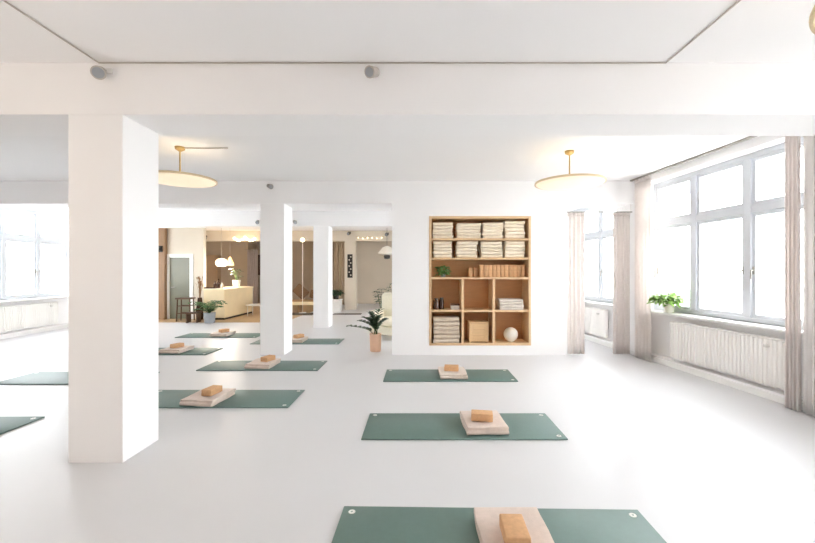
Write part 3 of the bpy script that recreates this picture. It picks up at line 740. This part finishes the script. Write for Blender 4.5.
MB().box(-0.13, 0.13, -0.09, 0.09, 0, 0.015, 0.004).build('tray_base', 'darkwood', t)
rm = MB(); rm.box(-0.13, 0.13, -0.09, -0.08, 0.015, 0.04); rm.box(-0.13, 0.13, 0.08, 0.09, 0.015, 0.04); rm.box(-0.13, -0.12, -0.08, 0.08, 0.015, 0.04); rm.box(0.12, 0.13, -0.08, 0.08, 0.015, 0.04); rm.build('rim', 'darkwood', t)
random.seed(5)
cp = thing('potted_plant', 'small plant in a white pot at the far end of the counter', 'plant', (at(236.5, 13.4), 13.4, ctz))
pot(cp, 0.13, 0.24, 'whitepot')
f = MB(); s = MB()
for k in range(16):
    an = k * 2.4; hgt = random.uniform(0.15, 0.42); r = random.uniform(0.04, 0.16)
    s.tube([(0, 0, 0.2), (math.cos(an) * r * 0.5, math.sin(an) * r * 0.5, 0.2 + hgt * 0.6), (math.cos(an) * r, math.sin(an) * r, 0.2 + hgt)], 0.005, 5)
    f.leaf((math.cos(an) * r, math.sin(an) * r, 0.2 + hgt), (math.cos(an), math.sin(an), 0.5), 0.16, 0.09, 0.5, 4)
s.build('stem', 'stem', cp, smooth=True); f.build('foliage', 'leafdark', cp, smooth=True)
# dried grasses in a tall vase left of the counter
dv = thing('vase', 'brown vase of dried grasses between door and counter', 'vase', (at(199.3, 12.05), 12.08, 0.006))
MB().lathe([(0, 0), (0.09, 0), (0.12, 0.25), (0.07, 0.55), (0.06, 0.68), (0.05, 0.68), (0.05, 0.6), (0, 0.6)], 20).build('vase_body', 'brownglass', dv, smooth=True)
g = MB()
for k in range(22):
    an = random.uniform(0, 2 * PI); r = random.uniform(0.02, 0.09); hh = random.uniform(0.3, 0.62)
    p = Vector((math.cos(an) * r, math.sin(an) * r, 0.64 + hh))
    g.tube([(0, 0, 0.62), (p.x * 0.5, p.y * 0.5, 0.64 + hh * 0.6), p], 0.003, 5)
    g.leaf(p, (p.x, p.y, 0.25), 0.14, 0.04, 0.3, 4)
g.build('dried_stems', 'dried', dv, smooth=True)

# fern in grey pot
fp = thing('potted_fern', 'green fern in a grey pot on the floor in front of the counter', 'plant', (at(209.3, 11.3), 11.32, 0.0))
pot(fp, 0.16, 0.30, 'greypot', taper=0.82)
for k in range(22):
    an = k * 2.399 + random.uniform(-0.2, 0.2); reach = random.uniform(0.26, 0.50); hh = random.uniform(0.18, 0.42)
    pts = [(math.cos(an) * reach * u, math.sin(an) * reach * u, 0.27 + hh * 2.2 * u * (1 - 0.62 * u)) for u in [i / 8 for i in range(9)]]
    fo = MB().tube(pts, 0.006, 5, 0.002)
    for i in range(1, 9):
        p = Vector(pts[i]); tg = (p - Vector(pts[i - 1])).normalized(); sd_ = tg.cross(Vector((0, 0, 1))).normalized()
        ll = 0.13 * (1 - 0.6 * i / 8) + 0.03
        for s_ in (-1, 1): fo.leaf(p, tg * 0.5 + sd_ * s_, ll, 0.05, 0.3, 3)
    fo.build('frond', 'leaf', fp, smooth=True)

# dark stool in front of the door
sto = thing('bar_stool', 'dark wooden stool with crossbars in front of the reception door', 'stool', (at(184.5, 11.7), 11.75, 0.006), 0.15)
MB().box(-0.22, 0.22, -0.18, 0.18, 0.66, 0.70, 0.008).build('seat', 'darkwood', sto)
for sx in (-1, 1):
    for sy in (-1, 1):
        MB().rod((sx * 0.19, sy * 0.15, 0), (sx * 0.17, sy * 0.13, 0.66), 0.020, 0.018, 8).build('leg', 'darkwood', sto, smooth=True)
for sy in (-1, 1):
    MB().rod((-0.18, sy * 0.143, 0.24), (0.18, sy * 0.143, 0.24), 0.014, seg=8).build('stretcher', 'darkwood', sto); 
    MB().rod((-0.176, sy * 0.137, 0.46), (0.176, sy * 0.137, 0.46), 0.014, seg=8).build('stretcher', 'darkwood', sto)
st2 = thing('footstool', 'low dark wooden footstool between bar stool and fern', 'footstool', (at(196.5, 11.6), 11.45, 0.0), 0.1)
MB().box(-0.17, 0.17, -0.15, 0.15, 0.26, 0.30, 0.008).build('seat', 'darkwood', st2)
for sx in (-1, 1): MB().box(sx * 0.14 - 0.015, sx * 0.14 + 0.015, -0.13, 0.13, 0, 0.26).build('leg', 'darkwood', st2)

# pendant lamps over the counter
def pend(name, label, px, py, d, prof, m, shade):
    x, z = at(px, d), zz(py, d)
    t = thing(name, label, 'lamp', (x, d, z), 0, 'pendant lamps over the counter')
    MB().lathe(prof, 28).build('lamp_shade', m, t, smooth=True)
    top = max(p[1] for p in prof)
    MB().rod((0, 0, top - 0.005), (0, 0, CEIL - z - 0.02), 0.005, seg=6).build('cord', 'cable', t)
    MB().lathe([(0, CEIL - z - 0.03), (0.05, CEIL - z - 0.03), (0.05, CEIL - z), (0, CEIL - z)], 16).build('canopy', 'white', t, smooth=True)
    ld = bpy.data.lights.new('lamp_light', 'POINT'); ld.energy = 18; ld.color = (1.0, 0.9, 0.78); ld.shadow_soft_size = 0.12
    lo = bpy.data.objects.new('lamp_light', ld); C.objects.link(lo); lo.parent = t; lo.location = (0, 0, -0.28)
    return t
pend('globe_lamp', 'glowing white dome pendant lamp above the reception counter', 221.5, 266, 12.8, [(0, 0.0), (0.10, -0.005), (0.165, 0.03), (0.185, 0.09), (0.17, 0.17), (0.11, 0.23), (0.03, 0.25), (0, 0.25)], 'globe', 0)
pend('cone_lamp', 'small yellow cone pendant lamp right of the white dome', 230, 265.5, 13.5, [(0, 0.0), (0.13, 0.0), (0.12, 0.06), (0.06, 0.22), (0.025, 0.30), (0, 0.30)], 'cone', 0)
# lilac curtain, dark picture, white table edge
curtain('lilac grey curtain at the back beside the second pillar', (at(247, 17.2), 17.2), (at(258, 17.2), 17.2), 0.012, zz(250, 17.2), 5, 0.05, 'lilac', None, True, 8)
lr = thing('curtain_rail', 'rail of the lilac grey curtain at the back', 'curtain rail', (at(252.5, 17.2), 17.2, zz(250, 17.2) + 0.01))
MB().rod((-0.35, 0, 0), (0.35, 0, 0), 0.012, seg=8).build('rail', 'greymetal', lr); 
for s_ in (-0.33, 0.33): MB().rod((s_, 0, 0), (s_, 0, CEIL - zz(250, 17.2) - 0.01), 0.006, seg=6).build('bracket', 'greymetal', lr)
pc = thing('picture', 'dark framed picture on the back wall left of the second pillar', 'picture', (at(261, YB), YB - 0.002, zz(265, YB)))
MB().box(-0.18, 0.18, -0.03, 0, -0.48, 0.48, 0.006).build('picture_frame', 'black', pc); MB().box(-0.15, 0.15, -0.034, -0.0305, -0.45, 0.45).build('print', 'darkwood', pc)
tb = thing('low_table', 'low white table at the back left of the second pillar', 'table', (at(257, 13.2), 13.2, 0.006))
MB().box(-0.28, 0.28, -0.25, 0.25, 0.34, 0.385, 0.008).build('table_top', 'white', tb)
for sx in (-1, 1):
    for sy in (-1, 1): MB().rod((sx * 0.23, sy * 0.2, 0), (sx * 0.23, sy * 0.2, 0.34), 0.014, seg=8).build('leg', 'white', tb)

# seating between second and third pillar
bd = 14.4
bn = thing('bench', 'long pale wooden bench seen between the second and third pillars', 'bench', (at(300, bd), bd, 0.0))
MB().box(-0.85, 0.85, -0.25, 0.25, 0.40, 0.46, 0.01).build('seat', 'midwood', bn)
for s_ in (-0.75, 0, 0.75): MB().box(s_ - 0.03, s_ + 0.03, -0.2, 0.2, 0, 0.40, 0.004).build('leg', 'midwood', bn)
MB().box(-0.85, 0.85, -0.252, -0.235, 0.28, 0.40).build('apron', 'counter', bn)
def cushion(label, x, y, z, w, h, m, rot=0, tilt=0.0):
    t = MB().box(-w / 2, w / 2, -0.08, 0.08, 0, h, 0.06, 3)
    for v in t.bm.verts:
        k = 1 - 0.35 * (abs(v.co.x) / (w / 2)) ** 2
        v.co.y *= k; v.co.z = h / 2 + (v.co.z - h / 2) * (0.86 + 0.14 * (abs(v.co.x) / (w / 2)) ** 2)
    o = t.build('cushion', m, smooth=True); o.location = (x, y, z); o.rotation_euler = (0, tilt, rot)
    zmin = min((o.rotation_euler.to_matrix() @ v.co).z for v in o.data.vertices); o.location.z = z - zmin
    return tag(o, label, 'cushion', 'cushions on the bench')
cushion('brown cushion lying tilted on the bench, left one', at(297, bd), bd, 0.461, 0.50, 0.42, 'brownfab', 0.1, 0.75)
cushion('brown cushion leaning at the right end of the bench', at(315, bd), bd - 0.02, 0.461, 0.44, 0.34, 'brownfab', -0.1, 0.2)
rg = MB().box(at(283, 13.6), at(314, 13.6), 13.35, 14.1, 0.0, 0.012, 0.004).build('dark_strip', 'dark_strip'); tag(rg, 'dark strip standing in for the floor shadow in front of the bench', 'dark_strip')  # dark slab put in place of the shadow on the floor
rg = MB().box(at(333, 13.6), at(361, 13.6), 13.55, 13.85, 0.0, 0.012, 0.004).build('dark_strip', 'dark_strip'); tag(rg, 'dark narrow strip on the floor before the cream pillar', 'dark_strip')  # flat dark strip across the floor
fl_ = thing('floor_lamp', 'thin pale floor lamp with a glowing bulb between the second and third pillars', 'lamp', (at(302.5, 14.0), 14.0, 0.012))
MB().lathe([(0, 0), (0.13, 0), (0.13, 0.02), (0.02, 0.03), (0, 0.03)], 24).build('base', 'white', fl_, smooth=True)
MB().rod((0, 0, 0.02), (0, 0, 2.55), 0.012, seg=8).build('pole', 'whitepot', fl_, smooth=True)
MB().ball((0, 0, 2.62), 0.075).build('bulb', 'bulb', fl_, smooth=True)
# drapes left of the cream pillar and flanking
curtain('taupe drape hanging at the back just right of the third pillar', (at(327, 17.6), 17.6), (at(345, 17.6), 17.6), 0.012, 2.86, 7, 0.05, 'drape', None, True, 9)
lr = thing('curtain_rail', 'rail of the taupe drape at the back', 'curtain rail', (at(336, 17.6), 17.6, 2.875))
MB().rod((-0.55, 0, 0), (0.55, 0, 0), 0.012, seg=8).build('rail', 'greymetal', lr)
for s_ in (-0.5, 0.5): MB().rod((s_, 0, 0), (s_, 0, CEIL - 2.875), 0.006, seg=6).build('bracket', 'white', lr)
ps = thing('plinth', 'white plinth holding a dark plant beside the third pillar', 'plinth', (at(335, 14.6), 14.6, 0))
MB().box(-0.22, 0.22, -0.2, 0.2, 0, 0.42, 0.008).build('plinth_body', 'white', ps)
MB().box(-0.25, 0.25, -0.23, 0.23, 0.42, 0.46, 0.006).build('plinth_top', 'white', ps)
heart_plant('dark bushy plant on the white plinth beside the third pillar', (at(336, 14.6), 14.6, 0.461), 60, 0.24, 'leafdark', 'black', 0.11, 0.20, (0.12, 0.2))
hg = thing('wall_hanging', 'long dark hanging with pale marks on the cream pillar', 'wall hanging', (at(350, 15.29), 15.298, zz(266, 15.29)))
MB().box(-0.10, 0.10, -0.014, 0, -0.46, 0.46, 0.003).build('hanging_panel', 'black', hg)
mk = MB()
for k in range(7): mk.rod((0.03 * (-1) ** k, -0.0142, -0.36 + k * 0.12), (0.03 * (-1) ** k, -0.018, -0.36 + k * 0.12), 0.028, seg=12)
mk.build('pale_marks', 'greige', hg)
# right of the pillar: black floor lamp with white shade, plant, cream armchair
fl_ = thing('hanging_lamp', 'white and black hanging lamp by the left end of the shelf wall', 'lamp', (at(387, 14.2), 14.2, zz(258, 14.2)))
MB().lathe([(0, 0.10), (0.30, 0.14), (0.32, 0.18), (0.16, 0.38), (0.03, 0.44), (0, 0.44)], 28).build('lamp_shade', 'whitepot', fl_, smooth=True)
MB().lathe([(0, -0.04), (0.10, -0.02), (0.12, 0.06), (0.10, 0.105), (0, 0.105)], 20).build('lamp_holder', 'black', fl_, smooth=True)
MB().rod((0, 0, 0.43), (0, 0, CEIL - zz(258, 14.2)), 0.006, seg=6).build('cord', 'black', fl_)
ac = thing('armchair', 'cream rounded armchair behind the terracotta pot', 'armchair', (at(392, 8.6), 8.75, 0), -0.35)
def soft(x0, x1, y0, y1, z0, z1, name, bv):
    return MB().box(x0, x1, y0, y1, z0, z1, bv, 4).build(name, 'creamfab', ac, smooth=True, angle=60)
soft(-0.27, 0.27, -0.36, 0.20, 0.30, 0.47, 'seat', 0.07)
soft(-0.40, 0.40, 0.205, 0.42, 0.10, 1.0, 'backrest', 0.10)
soft(-0.40, -0.275, -0.38, 0.20, 0.10, 0.64, 'armrest', 0.055); soft(0.275, 0.40, -0.38, 0.20, 0.10, 0.64, 'armrest', 0.055)
soft(-0.27, 0.27, -0.34, 0.20, 0.10, 0.295, 'base_cushion', 0.04)
for sx in (-1, 1):
    for sy in (-0.32, 0.36): MB().rod((sx * 0.33, sy, 0), (sx * 0.33, sy, 0.11), 0.016, 0.022, 10).build('leg', 'midwood', ac)
dp = thing('potted_plant', 'tall sparse dark plant behind the cream armchair', 'plant', (at(381, 9.6), 9.75, 0))
pot(dp, 0.14, 0.28, 'whitepot')
for k in range(9):
    an = k * 2.4; r = random.uniform(0.08, 0.30); hh = random.uniform(0.62, 0.95)
    pts = [(math.cos(an) * r * u ** 1.5, math.sin(an) * r * u ** 1.5, 0.25 + hh * u) for u in [i / 6 for i in range(7)]]
    fo = MB().tube(pts, 0.006, 5, 0.003).build('stem', 'stem', dp, smooth=True)
    f = MB()
    for i in range(4, 7):
        for s_ in (-1, 1): f.leaf(pts[i], (math.cos(an + s_ * 0.9), math.sin(an + s_ * 0.9), 0.3), 0.15, 0.06, 0.4, 4)
    f.build('leaflets', 'leafdark', fo, smooth=True)

# ------------------------------------------------------------------ outside: pavement and a pale house across the street
tag(MB().box(6.0, 40, -25, 45, -0.6, -0.5).build('street', 'asphalt'), 'pale street outside the right windows', 'street', None, 'structure')

# ------------------------------------------------------------------ light
W = bpy.data.worlds.new('overcast_sky'); bpy.context.scene.world = W; W.use_nodes = True
bg = W.node_tree.nodes['Background']; bg.inputs['Color'].default_value = (0.96, 0.975, 1.0, 1); bg.inputs['Strength'].default_value = 5.0
sc = bpy.context.scene
sc.view_settings.view_transform = 'Standard'; sc.view_settings.look = 'None'; sc.view_settings.gamma = 1.0; sc.view_settings.use_curve_mapping = False
sc.view_settings.exposure = 1.82
sc.cycles.max_bounces = 14; sc.cycles.diffuse_bounces = 10; sc.cycles.glossy_bounces = 4; sc.cycles.transparent_max_bounces = 12
sc.cycles.caustics_reflective = False; sc.cycles.caustics_refractive = False
sc.cycles.use_denoising = True
